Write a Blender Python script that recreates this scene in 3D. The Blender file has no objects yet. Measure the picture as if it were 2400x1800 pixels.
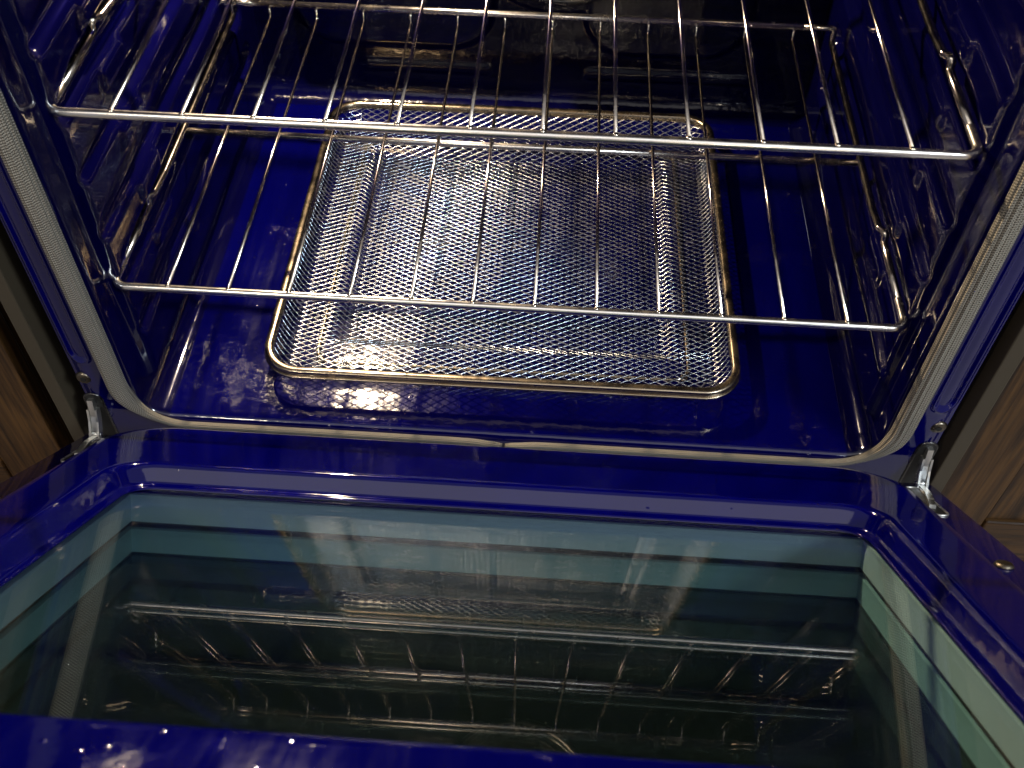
import bpy, bmesh, math, random
from mathutils import Vector, Matrix, Euler
random.seed(7)
S = bpy.context.scene
COL = S.collection
R = math.radians

# ------------------------------------------------------------------ camera
cam = bpy.data.cameras.new('camera')
cam.sensor_fit = 'HORIZONTAL'; cam.sensor_width = 36.0
cam.lens = 2411.95 / 2400 * 36.0
cam.shift_x = 22.04 / 2400; cam.shift_y = -31.62 / 2400
cam.clip_start = 0.02; cam.clip_end = 100
co = bpy.data.objects.new('camera', cam); COL.objects.link(co)
co.location = (0.02851, -0.51717, 0.70633)
co.rotation_euler = Euler((0.69657, -0.00753, 0.06748), 'XYZ')
cam.dof.use_dof = True; cam.dof.focus_distance = 0.84; cam.dof.aperture_fstop = 11
S.camera = co

# ------------------------------------------------------------------ world, lights, exposure
w = bpy.data.worlds.new('World'); S.world = w; w.use_nodes = True
bg = w.node_tree.nodes['Background']
bg.inputs[0].default_value = (0.95, 0.93, 1.0, 1); bg.inputs[1].default_value = 0.20
S.view_settings.view_transform = 'Standard'; S.view_settings.look = 'None'
S.view_settings.exposure = 0.4; S.view_settings.gamma = 1.0
S.view_settings.use_curve_mapping = False
S.cycles.use_denoising = True
S.cycles.use_adaptive_sampling = True; S.cycles.adaptive_threshold = 0.02
S.cycles.max_bounces = 10; S.cycles.transparent_max_bounces = 24
S.cycles.glossy_bounces = 8; S.cycles.sample_clamp_indirect = 3; S.cycles.blur_glossy = 0.3
S.cycles.caustics_reflective = False; S.cycles.caustics_refractive = False


def lamp(name, kind, loc, power, color, size=0.1, size_y=None, target=None, shape='DISK'):
    l = bpy.data.lights.new(name, kind); l.energy = power; l.color = color
    if kind == 'AREA':
        l.shape = shape; l.size = size
        if size_y: l.size_y = size_y
    else:
        l.shadow_soft_size = size
    o = bpy.data.objects.new(name, l); COL.objects.link(o); o.location = loc
    if target is not None:
        o.rotation_euler = (Vector(target) - Vector(loc)).to_track_quat('-Z', 'Y').to_euler()
    return o


# the kitchen: a broad luminous ceiling in front of the range, a cool fixture to the right, a small warm downlight, and two added front lights for glints
lamp('luminous_ceiling', 'AREA', (0.0, -1.75, 2.10), 15, (1.0, 0.95, 0.92), 3.2, 2.0, (0.0, -1.75, 0), 'RECTANGLE')
lamp('cool_ceiling_fixture', 'AREA', (1.60, -1.30, 1.95), 40, (0.82, 0.92, 1.0), 0.55, 0.35, (0.0, 0.1, 0), 'RECTANGLE')
lamp('warm_downlight', 'AREA', (-1.0, -1.6, 2.05), 9, (1.0, 0.86, 0.68), 0.14, None, (-0.1, 0.0, 0))
lamp('added_glint_light', 'AREA', (-0.79, -4.2, 1.58), 7, (1.0, 0.86, 0.66), 0.20, None, (0, 0, 0))  # added low front light, only for glints inside the oven
lamp('added_glint_light', 'AREA', (1.20, -4.2, 1.56), 7, (1.0, 0.86, 0.66), 0.20, None, (0, 0, 0))  # its added counterpart on the right


# ------------------------------------------------------------------ materials
def mat(name):
    m = bpy.data.materials.new(name); m.use_nodes = True
    nt = m.node_tree; b = nt.nodes['Principled BSDF']
    return m, nt, b


def N(nt, t, **kw):
    n = nt.nodes.new(t)
    for k, v in kw.items(): setattr(n, k, v)
    return n


def simple(name, col, rough=0.5, metal=0.0, spec=0.5):
    m, nt, b = mat(name)
    b.inputs['Base Color'].default_value = (*col, 1); b.inputs['Roughness'].default_value = rough
    b.inputs['Metallic'].default_value = metal; b.inputs['Specular IOR Level'].default_value = spec
    return m


def ramp(nt, src, stops):
    r = N(nt, 'ShaderNodeValToRGB'); cr = r.color_ramp
    while len(cr.elements) < len(stops): cr.elements.new(0.5)
    for e, (p, c) in zip(cr.elements, stops):
        e.position = p; e.color = (c, c, c, 1) if isinstance(c, (int, float)) else (*c, 1)
    nt.links.new(src, r.inputs[0]); return r


def enamel(name, base=(0.0003, 0.0003, 0.056), ripple=1.0, specks=1.0, rough=0.07, dirt=0.0):
    """glossy cobalt porcelain enamel: orange peel, a few pimples, faint wiped film"""
    m, nt, b = mat(name); L = nt.links.new
    tc = N(nt, 'ShaderNodeTexCoord')
    n1 = N(nt, 'ShaderNodeTexNoise'); n1.inputs['Scale'].default_value = 55; n1.inputs['Detail'].default_value = 2
    n2 = N(nt, 'ShaderNodeTexNoise'); n2.inputs['Scale'].default_value = 330; n2.inputs['Detail'].default_value = 1.5
    v = N(nt, 'ShaderNodeTexVoronoi'); v.inputs['Scale'].default_value = 120; v.inputs['Randomness'].default_value = 1.0
    for n in (n1, n2, v): L(tc.outputs['Object'], n.inputs['Vector'])
    # isolated pimples: small bumps in a few of the cells
    pim = N(nt, 'ShaderNodeMapRange'); pim.inputs[1].default_value = 0.0; pim.inputs[2].default_value = 0.22
    pim.inputs[3].default_value = 1.0; pim.inputs[4].default_value = 0.0; pim.interpolation_type = 'SMOOTHSTEP'
    L(v.outputs['Distance'], pim.inputs[0])
    sx = N(nt, 'ShaderNodeSeparateColor'); L(v.outputs['Color'], sx.inputs[0])
    sel = N(nt, 'ShaderNodeMath', operation='GREATER_THAN'); sel.inputs[1].default_value = 0.86
    L(sx.outputs[0], sel.inputs[0])
    pm = N(nt, 'ShaderNodeMath', operation='MULTIPLY'); L(pim.outputs[0], pm.inputs[0]); L(sel.outputs[0], pm.inputs[1])
    b1 = N(nt, 'ShaderNodeBump'); b1.inputs['Strength'].default_value = 1.0; b1.inputs['Distance'].default_value = 0.0009 * ripple
    b2 = N(nt, 'ShaderNodeBump'); b2.inputs['Strength'].default_value = 1.0; b2.inputs['Distance'].default_value = 0.00006 * ripple
    b3 = N(nt, 'ShaderNodeBump'); b3.inputs['Strength'].default_value = 1.0; b3.inputs['Distance'].default_value = 0.00045 * specks
    L(n1.outputs[0], b1.inputs['Height']); L(n2.outputs[0], b2.inputs['Height']); L(pm.outputs[0], b3.inputs['Height'])
    L(b1.outputs[0], b2.inputs['Normal']); L(b2.outputs[0], b3.inputs['Normal']); L(b3.outputs[0], b.inputs['Normal'])
    # smears: streaks drawn out along the depth of the oven
    mp = N(nt, 'ShaderNodeMapping'); mp.inputs['Scale'].default_value = (140, 6, 30)
    L(tc.outputs['Object'], mp.inputs['Vector'])
    n3 = N(nt, 'ShaderNodeTexNoise'); n3.inputs['Scale'].default_value = 1.0; n3.inputs['Detail'].default_value = 4
    L(mp.outputs[0], n3.inputs['Vector'])
    n4 = N(nt, 'ShaderNodeTexNoise'); n4.inputs['Scale'].default_value = 9; n4.inputs['Detail'].default_value = 5
    L(tc.outputs['Object'], n4.inputs['Vector'])
    mul = N(nt, 'ShaderNodeMath', operation='MULTIPLY'); L(n3.outputs[0], mul.inputs[0]); L(n4.outputs[0], mul.inputs[1])
    rr = N(nt, 'ShaderNodeMapRange'); rr.inputs[1].default_value = 0.15; rr.inputs[2].default_value = 0.5
    rr.inputs[3].default_value = rough; rr.inputs[4].default_value = rough + 0.09 + dirt * 0.2
    L(mul.outputs[0], rr.inputs[0]); L(rr.outputs[0], b.inputs['Roughness'])
    cr = ramp(nt, n4.outputs[0], [(0.3, tuple(c * 0.8 for c in base)), (0.7, tuple(c * 1.15 for c in base))])
    mx = N(nt, 'ShaderNodeMixRGB'); mx.inputs[2].default_value = (0.035, 0.03, 0.04, 1)
    film = N(nt, 'ShaderNodeMapRange'); film.inputs[1].default_value = 0.3; film.inputs[2].default_value = 0.6
    film.inputs[3].default_value = 0.0; film.inputs[4].default_value = 0.02 + dirt
    L(mul.outputs[0], film.inputs[0]); L(film.outputs[0], mx.inputs[0]); L(cr.outputs[0], mx.inputs[1])
    L(mx.outputs[0], b.inputs['Base Color'])
    b.inputs['Specular IOR Level'].default_value = 0.55
    return m


def chrome(name, col=(0.86, 0.78, 0.67), rough=0.10, wear=1.0):
    m, nt, b = mat(name); L = nt.links.new
    tc = N(nt, 'ShaderNodeTexCoord')
    n1 = N(nt, 'ShaderNodeTexNoise'); n1.inputs['Scale'].default_value = 60; n1.inputs['Detail'].default_value = 4
    L(tc.outputs['Object'], n1.inputs['Vector'])
    c = ramp(nt, n1.outputs[0], [(0.3, tuple(x * (1 - 0.45 * wear) for x in (col[0], col[1] * .93, col[2] * .85))), (0.6, col)])
    L(c.outputs[0], b.inputs['Base Color'])
    rr = N(nt, 'ShaderNodeMapRange'); rr.inputs[1].default_value = 0.3; rr.inputs[2].default_value = 0.7
    rr.inputs[3].default_value = rough * 1.6; rr.inputs[4].default_value = rough * 0.8
    L(n1.outputs[0], rr.inputs[0]); L(rr.outputs[0], b.inputs['Roughness'])
    n2 = N(nt, 'ShaderNodeTexNoise'); n2.inputs['Scale'].default_value = 700; L(tc.outputs['Object'], n2.inputs['Vector'])
    bp = N(nt, 'ShaderNodeBump'); bp.inputs['Distance'].default_value = 0.000012; L(n2.outputs[0], bp.inputs['Height'])
    L(bp.outputs[0], b.inputs['Normal'])
    b.inputs['Metallic'].default_value = 1.0
    return m


def glass(name, tint, boost=1.0, ior=1.5, rough=0.0):
    """flat pane: Fresnel mirror over a tinted see-through body"""
    m = bpy.data.materials.new(name); m.use_nodes = True; nt = m.node_tree; nt.nodes.clear(); L = nt.links.new
    out = N(nt, 'ShaderNodeOutputMaterial'); mx = N(nt, 'ShaderNodeMixShader')
    tr = N(nt, 'ShaderNodeBsdfTransparent'); tr.inputs[0].default_value = (*tint, 1)
    gl = N(nt, 'ShaderNodeBsdfGlossy'); gl.inputs['Roughness'].default_value = rough
    fr = N(nt, 'ShaderNodeFresnel')
    geo = N(nt, 'ShaderNodeNewGeometry'); io = N(nt, 'ShaderNodeMapRange')
    io.inputs[3].default_value = ior; io.inputs[4].default_value = 1.0 / ior     # same mirror strength from either face
    L(geo.outputs['Backfacing'], io.inputs[0]); L(io.outputs[0], fr.inputs[0])
    mu = N(nt, 'ShaderNodeMath', operation='MULTIPLY'); mu.inputs[1].default_value = boost; mu.use_clamp = True
    # specks of dried splatter and fine dust on the pane
    tc = N(nt, 'ShaderNodeTexCoord'); v = N(nt, 'ShaderNodeTexVoronoi'); v.inputs['Scale'].default_value = 130
    L(tc.outputs['Object'], v.inputs['Vector'])
    bp = N(nt, 'ShaderNodeBump'); bp.inputs['Distance'].default_value = 0.0004
    pim = N(nt, 'ShaderNodeMapRange'); pim.inputs[1].default_value = 0.0; pim.inputs[2].default_value = 0.12
    pim.inputs[3].default_value = 1.0; pim.inputs[4].default_value = 0.0
    L(v.outputs['Distance'], pim.inputs[0])
    sx = N(nt, 'ShaderNodeSeparateColor'); L(v.outputs['Color'], sx.inputs[0])
    sel = N(nt, 'ShaderNodeMath', operation='GREATER_THAN'); sel.inputs[1].default_value = 0.94; L(sx.outputs[0], sel.inputs[0])
    pm = N(nt, 'ShaderNodeMath', operation='MULTIPLY'); L(pim.outputs[0], pm.inputs[0]); L(sel.outputs[0], pm.inputs[1])
    L(pm.outputs[0], bp.inputs['Height']); L(bp.outputs[0], gl.inputs['Normal'])
    L(fr.outputs[0], mu.inputs[0]); L(mu.outputs[0], mx.inputs[0]); L(tr.outputs[0], mx.inputs[1]); L(gl.outputs[0], mx.inputs[2])
    L(mx.outputs[0], out.inputs[0])
    return m


def rope(name):
    """woven glass-fibre gasket: knit rows drawn from the UVs (u along the rope, v around it)"""
    m, nt, b = mat(name); L = nt.links.new
    uv = N(nt, 'ShaderNodeUVMap'); sp = N(nt, 'ShaderNodeSeparateXYZ'); L(uv.outputs[0], sp.inputs[0])

    def wave(src, freq, phase=None):
        a = N(nt, 'ShaderNodeMath', operation='MULTIPLY'); a.inputs[1].default_value = freq; L(src, a.inputs[0])
        x = a.outputs[0]
        if phase is not None:
            p = N(nt, 'ShaderNodeMath', operation='ADD'); L(x, p.inputs[0]); L(phase, p.inputs[1]); x = p.outputs[0]
        s = N(nt, 'ShaderNodeMath', operation='SINE'); L(x, s.inputs[0]); return s.outputs[0]
    v12 = N(nt, 'ShaderNodeMath', operation='MULTIPLY'); v12.inputs[1].default_value = 34.0; L(sp.outputs[1], v12.inputs[0])
    fl = N(nt, 'ShaderNodeMath', operation='FLOOR'); L(v12.outputs[0], fl.inputs[0])
    ph = N(nt, 'ShaderNodeMath', operation='MULTIPLY'); ph.inputs[1].default_value = 2.1; L(fl.outputs[0], ph.inputs[0])
    s1 = wave(sp.outputs[0], 2 * math.pi / 0.0021, ph.outputs[0])
    s2 = wave(sp.outputs[1], 2 * math.pi * 34)
    add = N(nt, 'ShaderNodeMath', operation='ADD'); L(s1, add.inputs[0]); L(s2, add.inputs[1])
    nz = N(nt, 'ShaderNodeTexNoise'); nz.inputs['Scale'].default_value = 900
    tc = N(nt, 'ShaderNodeTexCoord'); L(tc.outputs['Object'], nz.inputs['Vector'])
    ad2 = N(nt, 'ShaderNodeMath', operation='ADD'); L(add.outputs[0], ad2.inputs[0]); L(nz.outputs[0], ad2.inputs[1])
    bp = N(nt, 'ShaderNodeBump'); bp.inputs['Distance'].default_value = 0.0005; L(ad2.outputs[0], bp.inputs['Height'])
    L(bp.outputs[0], b.inputs['Normal'])
    c = ramp(nt, s1, [(0.0, (0.105, 0.094, 0.074)), (0.75, (0.42, 0.385, 0.32))])
    mr = N(nt, 'ShaderNodeMapRange'); mr.inputs[1].default_value = -1; L(s1, mr.inputs[0]); L(mr.outputs[0], c.inputs[0])
    L(c.outputs[0], b.inputs['Base Color']); b.inputs['Roughness'].default_value = 0.6
    b.inputs['Specular IOR Level'].default_value = 0.35
    return m


def wood(name, axis):
    m, nt, b = mat(name); L = nt.links.new
    tc = N(nt, 'ShaderNodeTexCoord'); mp = N(nt, 'ShaderNodeMapping')
    mp.inputs['Scale'].default_value = (40, 40, 2.2) if axis == 'z' else (2.2, 40, 40)
    L(tc.outputs['Object'], mp.inputs['Vector'])
    n1 = N(nt, 'ShaderNodeTexNoise'); n1.inputs['Scale'].default_value = 1.0; n1.inputs['Detail'].default_value = 7
    n1.inputs['Roughness'].default_value = 0.65; n1.inputs['Distortion'].default_value = 3.2
    L(mp.outputs[0], n1.inputs['Vector'])
    n2 = N(nt, 'ShaderNodeTexNoise'); n2.inputs['Scale'].default_value = 4; L(mp.outputs[0], n2.inputs['Vector'])
    n2.inputs['Detail'].default_value = 5
    c = ramp(nt, n1.outputs[0], [(0.34, (0.014, 0.006, 0.0015)), (0.45, (0.040, 0.018, 0.005)), (0.58, (0.080, 0.038, 0.010)), (0.7, (0.048, 0.022, 0.006))])
    mx = N(nt, 'ShaderNodeMixRGB', blend_type='MULTIPLY'); mx.inputs[0].default_value = 0.6
    c2 = ramp(nt, n2.outputs[0], [(0.36, 0.35), (0.55, 1.0)])
    L(c.outputs[0], mx.inputs[1]); L(c2.outputs[0], mx.inputs[2]); L(mx.outputs[0], b.inputs['Base Color'])
    bp = N(nt, 'ShaderNodeBump'); bp.inputs['Distance'].default_value = 0.0006; L(n2.outputs[0], bp.inputs['Height'])
    L(bp.outputs[0], b.inputs['Normal']); b.inputs['Roughness'].default_value = 0.5; b.inputs['Specular IOR Level'].default_value = 0.3
    return m


M_FLOOR = enamel('enamel_oven_floor', base=(0.0003,0.0003,0.040), ripple=0.6, specks=1.2, rough=0.06, dirt=0.02)
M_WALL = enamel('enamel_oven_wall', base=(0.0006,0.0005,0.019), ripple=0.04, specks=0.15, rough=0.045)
M_BACK = enamel('enamel_back_wall', base=(0.0006, 0.0006, 0.020), ripple=0.9, specks=5.0, rough=0.09, dirt=0.0)
M_BACK.node_tree.nodes['Principled BSDF'].inputs['Specular IOR Level'].default_value = 0.35
M_FRAME = enamel('enamel_front_frame', ripple=0.12, specks=0.0, rough=0.03)
M_DOOR = enamel('enamel_door_liner', ripple=0.16, specks=0.6, rough=0.03)
M_CHROME = chrome('bright_nickel_wire')
M_BAR = chrome('bright_nickel_bar', (0.90, 0.88, 0.84), 0.19, 0.3)
M_RAIL = chrome('nickel_rail', (0.58, 0.53, 0.46), 0.12, 0.5)
M_MESH = chrome('expanded_stainless_mesh', (0.38, 0.41, 0.46), 0.19, 0.25)
M_RIM = chrome('stainless_basket_rim', (0.42, 0.355, 0.27), 0.2, 0.6)
M_ZINC = chrome('zinc_hinge_steel', (0.80, 0.82, 0.80), 0.28, 0.25)
M_DARKST = chrome('dark_steel', (0.10, 0.10, 0.10), 0.25, 0.4)
M_SCREW = chrome('browned_screw_head', (0.16, 0.14, 0.11), 0.30, 0.6)
M_GASKET = rope('glass_fibre_gasket')
M_SPACER = simple('pale_teal_spacer', (0.38, 0.53, 0.57), 0.30, 0.0, 0.3)
M_SEAL = simple('black_seal', (0.006, 0.007, 0.007), 0.5)
M_BLACK = simple('black_gap_shade', (0.004, 0.004, 0.004), 0.6)  # black standing in for the shade inside gaps, slots and recesses
M_TRIM = simple('taupe_side_trim', (0.050, 0.040, 0.026), 0.5, 0.0, 0.25)
M_GLASS1 = glass('inner_pane_glass', (0.93, 0.97, 0.965), 1.75)
M_GLASS2 = glass('middle_pane_glass', (0.86, 0.93, 0.92), 0.45)
M_OUTER = simple('tinted_outer_pane', (0.011, 0.013, 0.012), 0.08, 0.0, 0.25)
M_KFLOOR, _nt, _b = mat('kitchen_floor_tile')
_n = N(_nt, 'ShaderNodeTexNoise'); _n.inputs['Scale'].default_value = 3
_r = ramp(_nt, _n.outputs[0], [(0.3, (0.22, 0.19, 0.17)), (0.7, (0.34, 0.30, 0.27))]); _nt.links.new(_r.outputs[0], _b.inputs['Base Color'])
_b.inputs['Roughness'].default_value = 0.4
M_WOODZ = wood('oak_vertical_grain', 'z')
M_WOODX = wood('oak_horizontal_grain', 'x')


# ------------------------------------------------------------------ mesh helpers
def link(name, me, m, parent=None, smooth=True):
    o = bpy.data.objects.new(name, me); COL.objects.link(o)
    if m is not None and not me.materials: me.materials.append(m)
    if smooth and me.polygons:
        me.polygons.foreach_set('use_smooth', [True] * len(me.polygons))
    if parent is not None: o.parent = parent
    return o


def pyd(name, v, f):
    me = bpy.data.meshes.new(name); me.from_pydata([tuple(a) for a in v], [], f); me.update(); return me


def empty(name, loc=(0, 0, 0), parent=None):
    o = bpy.data.objects.new(name, None); COL.objects.link(o); o.location = loc; o.empty_display_size = 0.02
    if parent is not None: o.parent = parent
    return o


def tag(o, label, cat, group=None):
    o['label'] = label; o['category'] = cat
    if group: o['group'] = group
    return o


def fillet(pts, r, n=6, closed=False):
    """round the corners of a polyline"""
    P = [Vector(p) for p in pts]; out = []; m = len(P)
    for i in range(m):
        if not closed and i in (0, m - 1): out.append(P[i]); continue
        a, b, c = P[i - 1], P[i], P[(i + 1) % m]
        u = (a - b); v = (c - b); lu, lv = u.length, v.length
        if lu < 1e-9 or lv < 1e-9: out.append(b); continue
        u /= lu; v /= lv
        ang = u.angle(v)
        if ang > math.pi - 0.02: out.append(b); continue
        d = min(r / math.tan(ang / 2), lu * 0.49, lv * 0.49); rr = d * math.tan(ang / 2)
        ctr = b + (u + v).normalized() * (rr / math.sin(ang / 2))
        s = b + u * d; e = b + v * d
        a0 = s - ctr; a1 = e - ctr
        q = a0.rotation_difference(a1)
        for k in range(n + 1):
            t = k / n
            w_ = a0.copy(); w_.rotate(Matrix.Identity(3).to_quaternion().slerp(q, t)); out.append(ctr + w_)
    return out


def sweep(pts, section, closed=False, up=None, uv=False, caps=True, name='sweep'):
    """section: list of (a, b) offsets in the frame (side, up); parallel transport along pts"""
    P = [Vector(p) for p in pts]; n = len(P); k = len(section)
    tang = []
    for i in range(n):
        if closed: t = P[(i + 1) % n] - P[i - 1]
        else: t = P[min(i + 1, n - 1)] - P[max(i - 1, 0)]
        tang.append(t.normalized())
    if up is None:
        up = Vector((0, 0, 1)) if abs(tang[0].z) < 0.9 else Vector((1, 0, 0))
        fixed = False
    else:
        up = Vector(up); fixed = True
    verts = []; dist = [0.0]
    u_ = (up - tang[0] * up.dot(tang[0])).normalized()
    for i in range(n):
        if i: dist.append(dist[-1] + (P[i] - P[i - 1]).length)
        if fixed: u_ = (up - tang[i] * up.dot(tang[i])).normalized()
        elif i:
            u_.rotate(tang[i - 1].rotation_difference(tang[i])); u_ = (u_ - tang[i] * u_.dot(tang[i])).normalized()
        s_ = tang[i].cross(u_)
        for a, b in section: verts.append(P[i] + s_ * a + u_ * b)
    faces = []
    for i in range(n if closed else n - 1):
        j = (i + 1) % n
        for q in range(k):
            r_ = (q + 1) % k
            faces.append((i * k + q, i * k + r_, j * k + r_, j * k + q))
    if not closed and caps:
        faces.append(tuple(reversed(range(k)))); faces.append(tuple((n - 1) * k + q for q in range(k)))
    me = pyd(name, verts, faces)
    if uv:
        l = me.uv_layers.new(name='UVMap')
        for p in me.polygons:
            for li, vi in zip(p.loop_indices, p.vertices):
                i, q = divmod(vi, k)
                l.data[li].uv = (dist[i], q / k)
    return me


def circ(r, n=8, sx=1.0, sy=1.0):
    return [(r * sx * math.cos(2 * math.pi * i / n), r * sy * math.sin(2 * math.pi * i / n)) for i in range(n)]


def box_me(x0, x1, y0, y1, z0, z1, bev=0.0, seg=2):
    bm = bmesh.new(); bmesh.ops.create_cube(bm, size=1.0)
    for v in bm.verts:
        v.co = Vector(((x0 + x1) / 2 + v.co.x * (x1 - x0), (y0 + y1) / 2 + v.co.y * (y1 - y0), (z0 + z1) / 2 + v.co.z * (z1 - z0)))
    if bev > 0: bmesh.ops.bevel(bm, geom=bm.edges[:], offset=bev, segments=seg, affect='EDGES', profile=0.5)
    me = bpy.data.meshes.new('box'); bm.to_mesh(me); bm.free(); return me


def smooth01(a, b, x):
    t = max(0.0, min(1.0, (x - a) / (b - a))); return t * t * (3 - 2 * t)


def rbox(px, py, hx, hy, r):
    """signed distance to a rounded box at the origin, negative inside"""
    qx, qy = abs(px) - hx + r, abs(py) - hy + r
    return math.hypot(max(qx, 0), max(qy, 0)) + min(max(qx, qy), 0) - r


def grid(fn, us, vs, name='grid'):
    v = [fn(a, b) for b in vs for a in us]; nu = len(us)
    f = [(j * nu + i, j * nu + i + 1, (j + 1) * nu + i + 1, (j + 1) * nu + i) for j in range(len(vs) - 1) for i in range(nu - 1)]
    return pyd(name, v, f)


def lin(a, b, n): return [a + (b - a) * i / (n - 1) for i in range(n)]


# ================================================================== OVEN
HX = 0.311      # half width of the cavity
DEP = 0.472     # depth of the cavity
TOP = 0.54      # height of the cavity
FR = 0.022      # floor fillet
LIP = 0.007     # rounding of the mouth
oven = empty('oven')
tag(oven, 'open oven with cobalt blue enamel cavity and its door half lowered', 'oven')


def front_round(d):
    """d = distance along the surface from the outer edge of the mouth; returns (y, outward offset)"""
    q = LIP * math.pi / 2
    if d < q:
        a = d / LIP; return LIP - LIP * math.cos(math.pi / 2 - a + 0) * 1.0 if False else LIP * (1 - math.cos(a)), LIP * (1 - math.sin(a))
    return LIP + (d - q), 0.0


DL = [LIP * math.pi / 2 * i / 8 for i in range(9)]
QL = LIP * math.pi / 2
# --- cavity floor with its shallow pressed recess
def floor_h(x, y):
    d = rbox(x - 0.0, y - 0.246, 0.252, 0.203, 0.085)
    h = -0.0012 * (1 - smooth01(-0.016, 0.004, d))
    h += 0.00012 * math.exp(-((d - 0.006) / 0.0035) ** 2)
    return h


def floor_pt(x, d):
    y, o = front_round(d)
    return (x, y, floor_h(x, y) - o)


floor_me = grid(floor_pt, lin(-HX + FR, HX - FR, 150), DL + lin(QL + 0.003, DEP - FR + QL - LIP, 130))
link('cavity_floor', floor_me, M_FLOOR, oven)

# --- side walls: pressed rack guides with blunt noses, a vertical stop channel behind the mouth
RIB_Z = [0.0795 + 0.0525 * k for k in range(9)]


def rib_h(y, z):
    """lands stand proud between the pressed rack channels; each channel starts in a blunt nose"""
    g = 0.0; p = 0.0
    for zc in RIB_Z:
        dz = z - zc
        if abs(dz) > 0.05: continue
        tap = smooth01(0.030, 0.085, y)
        d = rbox(y - 0.232, dz + 0.004 * (1 - tap), 0.198, 0.0085 + 0.0035 * tap, 0.0085 + 0.0030 * tap)
        g = max(g, 1 - smooth01(-0.0045, 0.0035, d))
        d2 = rbox(y - 0.128, dz - 0.0262, 0.024, 0.0085, 0.005)       # pressed stop between the channels
        p += 0.0028 * (1 - smooth01(-0.0025, 0.003, d2))
    land = 0.0085 * (1 - g)
    return land + p


def side_fn(sg):
    LA = FR * math.pi / 2

    def f(s, d):
        y, o = front_round(d)
        if s < LA:
            a = s / FR
            px, pz = HX - FR + FR * math.sin(a), FR - FR * math.cos(a)
            nx, nz = math.sin(a), -math.cos(a)
            k = 0
        else:
            px, pz, nx, nz = HX, FR + s - LA, 1.0, 0.0
            k = rib_h(y, pz)
        wob = 0.0009 * math.sin(31 * y + 2.1 * sg) * math.sin(27 * pz + 1 + sg)
        off = o - k * smooth01(0.022, 0.034, y) + (wob if y > 0.02 else 0)
        return (sg * (px + nx * off), y, pz + nz * off)
    return f


ss = lin(0, FR * math.pi / 2, 9) + [FR * math.pi / 2 + t for t in lin(0.002, TOP - FR, 220)]
dd = DL + lin(QL + 0.0025, DEP - 0.001 + QL - LIP, 190)
for sg in (-1, 1):
    link('side_wall', grid(side_fn(sg), ss, dd), M_WALL, oven)

# --- back wall with pressed panels, two short bars and the fan boss
def back_fn(x, s):
    LA = FR * math.pi / 2
    if s < LA:
        a = s / FR; y, z = DEP - FR + FR * math.sin(a), FR - FR * math.cos(a); ny, nz = math.sin(a), -math.cos(a)
    else:
        y, z, ny, nz = DEP, FR + s - LA, 1, 0
    h = 0.0
    for cx, hx in ((-0.150, 0.108), (0.140, 0.088)):
        d = rbox(x - cx, z - 0.225, hx, 0.155, 0.05)
        h = max(h, 0.008 * (1 - smooth01(-0.006, 0.004, d)))
    for cx, hx in ((-0.118, 0.072), (0.150, 0.092)):
        d = rbox(x - cx, z - 0.043, hx, 0.0065, 0.0065)
        h = max(h, 0.003 * (1 - smooth01(-0.005, 0.003, d)))
    dc = math.hypot(x - 0.027, z - 0.228) - 0.112
    h = max(h, 0.006 * (1 - smooth01(-0.006, 0.004, dc)))
    return (x, y - ny * h, z - nz * h)


ss = lin(0, FR * math.pi / 2, 8) + [FR * math.pi / 2 + t for t in lin(0.002, TOP - FR, 190)]
link('back_wall', grid(back_fn, lin(-HX + 0.0005, HX - 0.0005, 260), ss), M_BACK, oven)
link('cavity_ceiling', box_me(-HX - 0.004, HX + 0.004, 0.004, DEP, TOP, TOP + 0.004), M_WALL, oven, False)

# --- fan cover: a pressed disc with rings, its lower rim just dips into view
fan = sweep([(0.027 + 0.090 * math.cos(a), DEP - 0.016, 0.228 + 0.090 * math.sin(a)) for a in [2 * math.pi * i / 72 for i in range(72)]],
            circ(0.0045, 8), closed=True, up=(0, 1, 0))
fo = link('fan_cover', fan, M_DARKST, oven)
bm = bmesh.new()
bmesh.ops.create_circle(bm, cap_ends=True, radius=0.088, segments=64)
for v in bm.verts: v.co = Vector((0.027 + v.co.x, DEP - 0.0145, 0.228 + v.co.y))
me = bpy.data.meshes.new('fan_disc'); bm.to_mesh(me); bm.free()
link('disc', me, M_DARKST, fo, False)
for r in (0.03, 0.045, 0.06, 0.075):
    link('ring', sweep([(0.027 + r * math.cos(a), DEP - 0.0165, 0.228 + r * math.sin(a)) for a in [2 * math.pi * i / 56 for i in range(56)]],
                       circ(0.0018, 6), closed=True, up=(0, 1, 0)), M_DARKST, fo)

# --- oven lamp high on the back wall, left of the fan (its bulb lights the cavity)
LX, LZ = -0.235, 0.490
lo = link('oven_lamp', sweep([(LX + 0.024 * math.cos(a), DEP - 0.010, LZ + 0.024 * math.sin(a)) for a in [2 * math.pi * i / 32 for i in range(32)]],
                             circ(0.004, 8), closed=True, up=(0, 1, 0)), M_DARKST, oven)
bm = bmesh.new(); bmesh.ops.create_uvsphere(bm, u_segments=16, v_segments=10, radius=0.009)
for v in bm.verts: v.co = Vector((LX + v.co.x, DEP - 0.016 + v.co.y, LZ + v.co.z))
me = bpy.data.meshes.new('bulb'); bm.to_mesh(me); bm.free()
mb, nt, b = mat('lit_bulb'); b.inputs['Base Color'].default_value = (1, .9, .7, 1)
b.inputs['Emission Color'].default_value = (1.0, 0.74, 0.42, 1); b.inputs['Emission Strength'].default_value = 60
link('bulb', me, mb, lo)
lamp('oven_lamp_light', 'POINT', (LX, DEP - 0.030, LZ), 32.0, (1.0, 0.77, 0.49), 0.010)

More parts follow.
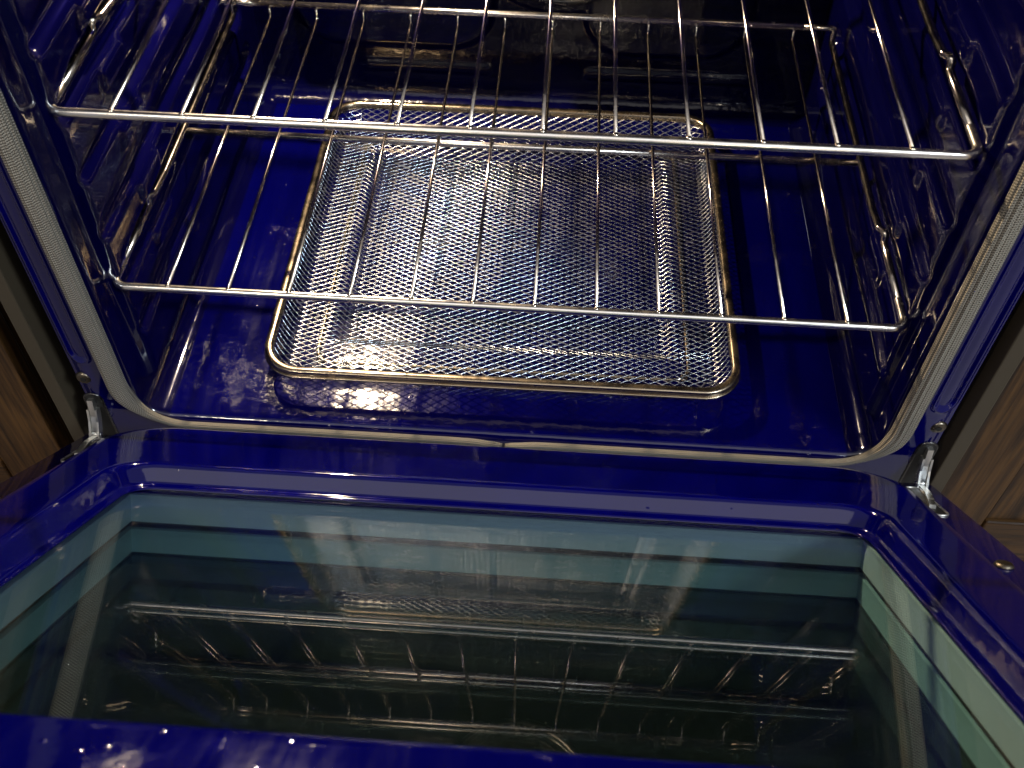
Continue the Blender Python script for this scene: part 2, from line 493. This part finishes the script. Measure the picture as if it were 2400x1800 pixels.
# --- front frame
def outline(off):
    """mouth outline (left top, down, along the floor, up right) pushed outward by off"""
    pts = [(-HX - off, z) for z in lin(TOP, FR, 40)]
    pts += [(-(HX - FR) - (FR + off) * math.cos(a), FR - (FR + off) * math.sin(a)) for a in lin(0, math.pi / 2, 14)[1:]]
    pts += [(x, -off) for x in lin(-HX + FR, HX - FR, 60)[1:]]
    pts += [(-p[0], p[1]) for p in reversed(pts[:53])]
    return pts


FX = 0.330
inner = outline(LIP)
outer = []
for i, (x, z) in enumerate(inner):
    if z > FR: outer.append((math.copysign(FX, x), z))
    elif abs(x) < HX - FR + 0.0005: outer.append((x * FX / (HX - FR), -0.075))
    else:
        a = math.atan2(FR - z, abs(x) - (HX - FR))     # 0 at the side .. pi/2 at the bottom
        if a < math.pi / 4: outer.append((math.copysign(FX, x), FR - math.tan(a) * (FR + 0.075)))
        else: outer.append((math.copysign(HX - FR + (FX - HX + FR) * (1 / math.tan(a)), x), -0.075))
    # flat sheet in the plane of the mouth
v = [(x, 0.0, z) for x, z in inner] + [(x, 0.0, z) for x, z in outer]; n = len(inner)
# keep the bottom band monotone: straight drop under the floor edge
for i in range(n):
    x, z = inner[i]
    if abs(x) < HX - FR + 0.0005: v[n + i] = (x, 0.0, -0.075)
f = [(i, i + 1, n + i + 1, n + i) for i in range(n - 1)]
front = link('front_frame', pyd('front_frame', v, f), M_FRAME, oven, False)


def cheek(sg):
    """the frame's outer cheek: flat beside the gasket, folding back outside, with a pressed racetrack bead"""
    def f(x, z):
        y = 0.0
        y += 0.006 * smooth01(0.344, 0.360, x)
        d = rbox(x - 0.3455, z - 0.268, 0.0075, 0.2, 0.0075)
        y += 0.0030 * (1 - smooth01(-0.0028, 0.0012, d))
        y -= 0.0008 * math.exp(-((d - 0.0018) / 0.0012) ** 2)
        if x > 0.3585: y += (x - 0.3585) * 9
        return (sg * x, y, z)
    return f


xs = lin(FX, 0.3585, 52) + [0.3592, 0.3598, 0.3602]
zs = lin(-0.075, 0.05, 12)[:-1] + lin(0.05, 0.10, 40)[:-1] + lin(0.10, TOP, 30)
for sg in (-1, 1):
    link('frame_cheek', grid(cheek(sg), xs, zs), M_FRAME, oven)
    link('gap_shade', box_me(*sorted((sg * 0.3612, sg * 0.3695)), 0.030, 0.2, -0.30, TOP), M_BLACK, oven, False)  # black slab put in as the shade of the open gap
    x0, x1 = (-0.3890, -0.3760) if sg < 0 else (0.3700, 0.3835)
    link('side_trim', box_me(x0, x1, 0.003, 0.30, -0.32, 0.56, 0.0012), M_TRIM, oven, False)
    # screw in the cheek
    bm = bmesh.new(); bmesh.ops.create_cone(bm, cap_ends=True, segments=28, radius1=0.0072, radius2=0.0052, depth=0.0028)
    bmesh.ops.bevel(bm, geom=[e for e in bm.edges], offset=0.0004, segments=1, affect='EDGES')
    mt = Matrix.Translation((sg * 0.3490, 0.0003, 0.0462)) @ Matrix.Rotation(R(90), 4, 'X')
    bm.transform(mt); me = bpy.data.meshes.new('screw'); bm.to_mesh(me); bm.free()
    so = link('screw', me, M_SCREW, oven)
    # hex recess
    bm = bmesh.new(); bmesh.ops.create_cone(bm, cap_ends=True, segments=6, radius1=0.0026, radius2=0.0026, depth=0.0004)
    bm.transform(Matrix.Translation((sg * 0.3490, -0.0014, 0.0462)) @ Matrix.Rotation(R(90), 4, 'X'))
    me = bpy.data.meshes.new('recess'); bm.to_mesh(me); bm.free(); link('recess', me, M_BLACK, so, False)

# --- gasket: two rope lengths meeting in a pinch at the bottom centre
def gasket_side(sg):
    o = 0.0095
    pts = [(HX + o, z) for z in lin(TOP, 0.045, 60)]
    r = 0.045 + 0.0055; cx, cz = HX + o - r, 0.045
    pts += [(cx + r * math.cos(a), cz - r * math.sin(a)) for a in lin(0, math.pi / 2, 22)[1:]]
    pts += [(x, -0.0055) for x in lin(cx, 0.0012, 110)[1:]]
    P = []
    for x, z in pts:
        e = smooth01(0.0, 0.05, x)
        P.append((sg * x - 0.010, -0.0035 - 0.0015 * (1 - e), z + 0.0012 * math.sin((1 - e) * 5) * (1 - e)))
    sec = []
    for i in range(72):
        a = 2 * math.pi * i / 72
        rr = 0.93 + 0.16 * abs(math.sin(6 * a + 0.4))
        sec.append((0.0081 * rr * math.cos(a), 0.0062 * rr * math.sin(a)))
    me = sweep(P, sec, up=(0, 1, 0), uv=True)
    for i, c in enumerate(P):                     # the bottom run is squeezed flat by the door
        q = 0.29 + 0.71 * smooth01(-0.004, 0.034, c[2])
        for j in range(72):
            vv = me.vertices[i * 72 + j]
            if abs(c[0] + 0.010) < HX - 0.030: vv.co = Vector((vv.co.x, c[1] + (vv.co.y - c[1]) * (0.3 + 0.7 * q), c[2] + (vv.co.z - c[2]) * q))
            else: vv.co = Vector(c) + Vector(((vv.co.x - c[0]) * q, (vv.co.y - c[1]) * (0.3 + 0.7 * q), (vv.co.z - c[2]) * q))
    # pinch the free end
    k = 72; last = len(P)
    for i in range(last - 5, last):
        t = (i - (last - 5)) / 4
        c = Vector(P[i]); q = 1 - 0.4 * t * t
        for j in range(k):
            vv = me.vertices[i * k + j]; vv.co = c + (vv.co - c) * q
    return me


for sg in (-1, 1):
    go = link('gasket', gasket_side(sg), M_GASKET, oven)
    go.location.x = 0.010

# ================================================================== DOOR (local axes: x, u along the door, n out of its inner face)
TILT = R(39.0)
door_m = Matrix(((1, 0, 0), (0, -math.cos(TILT), math.sin(TILT)), (0, math.sin(TILT), math.cos(TILT))))


def D(x, u, n): return door_m @ Vector((x, u, n))


def dme(me):
    me.transform(door_m.to_4x4())
    me.flip_normals(); me.update(); return me


def rr_loop(x0, x1, u0, u1, r, n=10):
    pts = []
    for cx, cu, a0 in ((x1 - r, u1 - r, 0), (x0 + r, u1 - r, 90), (x0 + r, u0 + r, 180), (x1 - r, u0 + r, 270)):
        for i in range(n + 1):
            a = R(a0 + 90 * i / n); pts.append((cx + r * math.cos(a), cu + r * math.sin(a)))
    return pts


U1 = 0.600
loops = [
    (0.3590, 0.004, U1 + 0.030, 0.004, -0.080), (0.3600, 0.003, U1 + 0.031, 0.005, -0.022), (0.3594, 0.0036, U1 + 0.030, 0.005, -0.0192),
    (0.3575, 0.0055, U1 + 0.028, 0.005, -0.0180), (0.3262, 0.0280, U1 + 0.010, 0.040, -0.0180), (0.3215, 0.0320, U1 + 0.006, 0.044, -0.0176),
    (0.3190, 0.0345, U1 + 0.003, 0.046, -0.0160), (0.3130, 0.0410, U1 - 0.003, 0.046, -0.0040), (0.3105, 0.0435, U1 - 0.006, 0.047, 0.0005),
    (0.3070, 0.0475, U1 - 0.010, 0.048, 0.0034), (0.3010, 0.0535, U1 - 0.016, 0.048, 0.0045), (0.2760, 0.1430, 0.4935, 0.034, 0.0045),
    (0.2715, 0.1470, 0.4895, 0.031, 0.0054), (0.2690, 0.1493, 0.4872, 0.029, 0.0052), (0.2668, 0.1512, 0.4853, 0.027, 0.0038),
    (0.2655, 0.1522, 0.4843, 0.026, 0.0015), (0.2618, 0.1550, 0.4815, 0.023, -0.0070), (0.2608, 0.1558, 0.4807, 0.022, -0.0084),
    (0.2590, 0.1574, 0.4792, 0.021, -0.0092), (0.2568, 0.1592, 0.4775, 0.020, -0.0093), (0.2558, 0.1602, 0.4765, 0.019, -0.0100), (0.2555, 0.1606, 0.4762, 0.019, -0.0112)]
v = []; f = []; k = None
for hx, u0, u1, r, n in loops:
    lp = rr_loop(-hx, hx, u0, u1, r); k = len(lp); v += [D(x, u, n) for x, u in lp]
for i in range(len(loops) - 1):
    for j in range(k):
        q = (j + 1) % k; f.append((i * k + j, i * k + q, (i + 1) * k + q, (i + 1) * k + j))
door_me = pyd('door', v, f)
door = link('door', door_me, M_DOOR, oven)
door['label'] = 'cobalt blue enamel oven door with glass window'


def slab(name, hx, u0, u1, n0, n1, m):
    return link(name, dme(box_me(-hx, hx, u0, u1, n0, n1)), m, door, False)


slab('window_pane', 0.262, 0.155, 0.484, -0.0146, -0.0116, M_GLASS1)
GI = -0.0372; GJ = -0.0600


def spacers(n0, n1):
    for x0, x1, u0, u1 in ((-0.2625, 0.2625, 0.1570, 0.1612), (-0.2625, 0.2625, 0.4755, 0.480), (-0.2625, -0.2566, 0.1614, 0.4753), (0.2566, 0.2625, 0.1614, 0.4753)):
        link('spacer', dme(box_me(x0, x1, u0, u1, n0 + 0.0014, n1)), M_SPACER, door, False)
        e = 0.0006
        link('seal', dme(box_me(x0 - e, x1 + e, u0 - e, u1 + e, n0 + 0.0002, n0 + 0.0013)), M_SEAL, door, False)


spacers(GI, -0.0158)
slab('window_pane', 0.264, 0.154, 0.484, GI - 0.004, GI, M_GLASS2)
spacers(GJ, GI - 0.0042)
slab('dark_pane', 0.264, 0.154, 0.484, GJ - 0.004, GJ, M_OUTER)
slab('outer_pane', 0.354, 0.012, U1 + 0.024, -0.0900, -0.0760, M_OUTER)

# door screws and hinge slots
for sg in (-1, 1):
    bm = bmesh.new(); bmesh.ops.create_cone(bm, cap_ends=True, segments=28, radius1=0.0068, radius2=0.0050, depth=0.0026)
    bmesh.ops.bevel(bm, geom=[e for e in bm.edges], offset=0.0004, segments=1, affect='EDGES')
    bm.transform(Matrix.Translation((sg * 0.3400, 0.190, -0.0166)))
    me = bpy.data.meshes.new('screw'); bm.to_mesh(me); bm.free(); link('screw', dme(me), M_SCREW, door)
    lp = rr_loop(sg * 0.3365 - 0.0060, sg * 0.3365 + 0.0060, 0.020, 0.090, 0.0058, 6)
    link('hinge_slot', sweep([D(x, u, -0.0176) for x, u in lp], circ(0.0010, 6), closed=True), M_ZINC, door)
    link('slot_shadow', pyd('slot', [D(x, u, -0.0176) for x, u in lp], [tuple(range(len(lp)))]), M_BLACK, door, False)

# ================================================================== hinges
for sg in (-1, 1):
    h = link('hinge', sweep(fillet([(sg * 0.3505, -0.0015, 0.0205), (sg * 0.3505, -0.0060, 0.004), (sg * 0.3505, -0.0135, -0.010), (sg * 0.3505, -0.0120, -0.022)], 0.006, 4),
                            [(-0.0024, -0.0030), (0.0024, -0.0030), (0.0024, 0.0030), (-0.0024, 0.0030)], up=(0, 1, 0)), M_ZINC, oven, False)
    # claw straddling the arm
    for dx in (-0.0035, 0.0035):
        link('claw', sweep(fillet([(sg * 0.3505 + dx, -0.0040, 0.0110), (sg * 0.3505 + dx, -0.0085, 0.000), (sg * 0.3505 + dx, -0.0165, -0.0115)], 0.004, 3),
                           [(-0.0009, -0.0036), (0.0009, -0.0036), (0.0009, 0.0036), (-0.0009, 0.0036)], up=(0, 1, 0)), M_ZINC, h, False)
    link('pin', sweep([(sg * 0.3505 - 0.0054, -0.0160, -0.0100), (sg * 0.3505 + 0.0054, -0.0160, -0.0100)], circ(0.0021, 12)), M_ZINC, h)
    a = Vector((sg * 0.3500, -0.0175, -0.0120)); b_ = D(sg * 0.3370, 0.066, -0.0165)
    mid = (a + b_) / 2 + Vector((0, -0.0015, 0.0035))
    link('link_arm', sweep(fillet([a, mid, b_, b_ + (b_ - mid) * 0.3], 0.02, 4), [(-0.0018, -0.0024), (0.0018, -0.0024), (0.0018, 0.0024), (-0.0018, 0.0024)], up=(1, 0, 0)), M_ZINC, h, False)
    # receiver pocket in the frame: dark mouth with a bright folded lip
    lp = rr_loop(sg * 0.3490 - 0.0075, sg * 0.3490 + 0.0075, -0.052, 0.026, 0.007, 6)
    link('receiver_lip', sweep([(x, -0.0002, z) for x, z in lp], circ(0.0011, 6), closed=True, up=(0, 1, 0)), M_DARKST, h)
    link('receiver', pyd('rec', [(x, -0.0009, z) for x, z in lp], [tuple(reversed(range(len(lp))))]), M_BLACK, h, False)


# ================================================================== RACKS
SP = 0.0472
def make_rack(label, y0, z0, xo):
    t = empty('oven_rack', (xo, y0, z0))
    tag(t, label, 'oven rack', 'wire racks in the oven')
    rb, rw = 0.0032, 0.0014
    hx, hf = 0.2985, 0.3030
    yc, yr, hr = 0.1972, 0.3815, 0.0139
    yd, zd = 0.0033, -0.0040          # the front edge is dropped below the wires
    link('front_bar', sweep(fillet([(-hf, yd + 0.030, zd), (-hf, yd, zd), (hf, yd, zd), (hf, yd + 0.030, zd)], 0.010, 8), circ(rb, 14), caps=False), M_BAR, t)
    for sg in (-1, 1):
        P = fillet([(sg * hf, yd + 0.030, zd), (sg * hf, 0.0985, zd), (sg * hf, 0.1000, 0.0040), (sg * hx, 0.1075, 0.0030), (sg * hx, 0.135, 0.0), (sg * hx, yr, 0), (sg * hx, yr + 0.002, hr), (sg * (hx - 0.03), yr + 0.002, hr)], 0.0030, 5)
        link('side_rail', sweep(P, circ(rb * 0.96, 12)), M_RAIL, t)
    link('cross_bar', sweep([(-hx, yc, -0.0030), (hx, yc, -0.0030)], circ(rb * 0.95, 12)), M_BAR, t)
    link('rear_bar', sweep([(-hx + 0.03, yr + 0.002, hr), (hx - 0.03, yr + 0.002, hr)], circ(rb * 0.97, 12)), M_BAR, t)
    P = fillet([(0, yd - 0.0005, zd + rb * 0.72), (0, 0.200, 0.0008), (0, yr - 0.001, 0.0008), (0, yr, hr - 0.001)], 0.003, 4)
    wme = sweep(P, circ(rw, 10))
    bm = bmesh.new(); bm.from_mesh(wme)
    for yy, zz, rr in ((yd + 0.0006, zd + rb * 0.80, 0.0023),):       # flattened weld nub on the bar
        g = bmesh.ops.create_uvsphere(bm, u_segments=10, v_segments=6, radius=rr)
        for q in g['verts']: q.co = Vector((q.co.x, q.co.y * 0.9 + yy, q.co.z * 0.7 + zz))
    bm.to_mesh(wme); bm.free()
    for i in range(12):
        o = link('wire', wme, M_CHROME, t); o.location.x = (i - 5.5) * SP
    return t


make_rack('lower chrome wire oven rack close above the mesh basket', 0.0200, 0.1388, -0.0031)
make_rack('upper chrome wire oven rack nearest the top of the picture', 0.0239, 0.2977, -0.0031)

# ================================================================== BASKET
basket = empty('mesh_basket', (-0.0082, 0.2290, -0.0012)); basket.rotation_euler.z = 0.0064
tag(basket, 'rectangular stainless mesh basket with flat rim on the oven floor', 'basket')
BW, BL, BR, BH = 0.2075, 0.1955, 0.034, 0.0325
RW = 0.0085
lp = rr_loop(-BW + RW / 2, BW - RW / 2, -BL + RW / 2, BL - RW / 2, BR - RW / 2, 14)
sec = [(-0.0037, -0.0036), (-0.0031, -0.0044), (0.0031, -0.0044), (0.0037, -0.0036), (0.0037, 0.0018), (0.0031, 0.0027), (0.0010, 0.0032), (-0.0018, 0.0031), (-0.0032, 0.0023)]
link('rim', sweep([(x, y, BH - 0.004) for x, y in lp], sec, closed=True, up=(0, 0, 1)), M_RIM, basket)
lp2 = rr_loop(-BW + 0.0005, BW - 0.0005, -BL + 0.0005, BL - 0.0005, BR - 0.0005, 14)
link('rim_bead', sweep([(x, y, BH - 0.0082) for x, y in lp2], circ(0.0012, 8), closed=True, up=(0, 0, 1)), M_RIM, basket)
lp3 = rr_loop(-BW + 0.041, BW - 0.041, -BL + 0.036, BL - 0.036, 0.014, 8)
link('support_wire', sweep([(x, y, 0.0042) for x, y in lp3], circ(0.0017, 8), closed=True, up=(0, 0, 1)), M_RIM, basket)
for sx in (-1, 1):
    for sy in (-1, 1):
        bm = bmesh.new(); bmesh.ops.create_uvsphere(bm, u_segments=12, v_segments=8, radius=0.0042)
        for q in bm.verts: q.co = Vector((q.co.x + sx * (BW - 0.045), q.co.y + sy * (BL - 0.040), q.co.z * 0.55 + 0.0024))
        me = bpy.data.meshes.new('foot'); bm.to_mesh(me); bm.free(); link('foot', me, M_RIM, basket)

# profile: arc length from the rim -> (inset, height)
PROF = [(0.0, BH - 0.007), (0.003, BH - 0.012), (0.007, 0.0165), (0.0105, 0.0128), (0.016, 0.0122), (0.045, 0.0116), (0.047, 0.0108), (0.055, 0.0058), (0.057, 0.0054), (0.12, 0.0054), (0.5, 0.0054)]
ARC = [0.0]
for (a, b_), (c, d) in zip(PROF, PROF[1:]): ARC.append(ARC[-1] + math.hypot(c - a, d - b_))
EXTRA = ARC[-2] - PROF[-2][0]


def prof(s):
    s = max(0.0, s)
    for i in range(len(ARC) - 1):
        if s <= ARC[i + 1]:
            t = (s - ARC[i]) / (ARC[i + 1] - ARC[i]); a, b_ = PROF[i], PROF[i + 1]
            return a[0] + (b_[0] - a[0]) * t, a[1] + (b_[1] - a[1]) * t
    return s - EXTRA, PROF[-1][1]


HXd, HYd = BW - RW + 0.001 + EXTRA, BL - RW + 0.001 + EXTRA      # developed half sizes
HXp, HYp = BW - RW + 0.001, BL - RW + 0.001
RD = BR - RW


def drape(x, y):
    """flat sheet -> pressed basket; None outside the rim"""
    ax, ay = abs(x), abs(y); qx, qy = ax - (HXd - RD), ay - (HYd - RD)
    if qx > 0 and qy > 0:
        rho = math.hypot(qx, qy); s = RD - rho
        if s < -0.0005: return None
        ins, z = prof(s); k_ = (RD - ins) / rho if rho > 1e-9 else 1
        if RD - ins < 0: k_ = (RD - s) / rho * 0.4
        px, py = (HXp - RD) + qx * k_, (HYp - RD) + qy * k_
    else:
        sx, sy = HXd - ax, HYd - ay
        if min(sx, sy) < -0.0005: return None
        px, py = HXp - prof(sx)[0], HYp - prof(sy)[0]
        z = prof(min(sx, sy))[1]
        if qx > 0 or qy > 0: pass
    return Vector((math.copysign(px, x), math.copysign(py, y), z))


LW, SW = 0.0118, 0.0060
v = []; f = []
ni, nk = int(HXd / (LW / 2)) + 1, int(HYd / (SW / 2)) + 1


def strand(p0, p1, wd, th, roll):
    d = (p1 - p0); L_ = d.length
    if L_ < 1e-5 or L_ > 0.02: return
    d /= L_; up = Vector((0, 0, 1)); s = d.cross(up)
    if s.length < 1e-4: return
    s.normalize(); u = s.cross(d)
    c, q = math.cos(roll), math.sin(roll)
    a = s * c + u * q; b_ = u * c - s * q
    i0 = len(v); e = d * 0.0004
    for P in (p0 - e, p1 + e):
        for i, j in SEC6: v.append(P + a * (wd * i) + b_ * (th * j))
    for t in range(6):
        r_ = (t + 1) % 6; f.append((i0 + t, i0 + r_, i0 + 6 + r_, i0 + 6 + t))


SEC6 = ((-1, 0), (-0.55, -0.9), (0.55, -0.9), (1, 0), (0.55, 0.9), (-0.55, 0.9))
for i in range(-ni, ni + 1):
    for k_ in range(-nk, nk + 1):
        if (i + k_) % 2: continue
        # nodes jitter a little, like a pressed sheet
        p0 = drape(i * LW / 2, k_ * SW / 2)
        if p0 is None: continue
        for dk in (-1, 1):
            p1 = drape((i + 1) * LW / 2, (k_ + dk) * SW / 2)
            if p1 is None: continue
            bond = Vector((0.0007, 0, 0))
            strand(p0, p1, 0.00056 if dk > 0 else 0.00048, 0.00046, R(-42) if dk > 0 else R(-6))
mesh_o = link('mesh_sheet', pyd('mesh_sheet', v, f), M_MESH, basket, True)
mesh_o['kind'] = 'stuff'

# ================================================================== CABINETS beside the range
def cabinet(label, x0, x1, sg):
    t = empty('wooden_cabinet', ((x0 + x1) / 2, 0.03, -0.40)); tag(t, label, 'cabinet')
    def part(name, a, b_, z0, z1, y0, y1, m, bev=0.002):
        o = link(name, box_me(a, b_, y0, y1, z0, z1, bev), m, None, False); o.parent = t
        o.matrix_parent_inverse = Matrix.Translation(-t.location); return o
    part('carcass', x0 + 0.002, x1 - 0.002, -0.398, 0.54, 0.045, 0.45, M_WOODZ)
    inn, out = (x1, x0) if sg < 0 else (x0, x1)
    s0, s1 = sorted((inn, inn + sg * 0.066)); part('stile', s0, s1, -0.398, 0.54, 0.024, 0.043, M_WOODZ)
    r0, r1 = sorted((inn + sg * 0.0665, out)); part('panel', r0, r1, -0.120, 0.54, 0.026, 0.042, M_WOODZ, 0.001)
    part('rail', r0, r1, -0.185, -0.1215, 0.022, 0.043, M_WOODX)
    part('drawer_front', r0, r1, -0.398, -0.188, 0.020, 0.043, M_WOODX)
    return t


fl = link('floor', pyd('floor', [(-3, -5, -0.40), (3, -5, -0.40), (3, 0.6, -0.40), (-3, 0.6, -0.40)], [(0, 1, 2, 3)]), M_KFLOOR, None, False)
fl['kind'] = 'structure'
cabinet('brown oak cabinet with shadowed edge beside the oven, at far left', -0.86, -0.424, -1)
cabinet('brown oak cabinet with lit wood grain tight against the oven, at far right', 0.386, 0.86, 1)
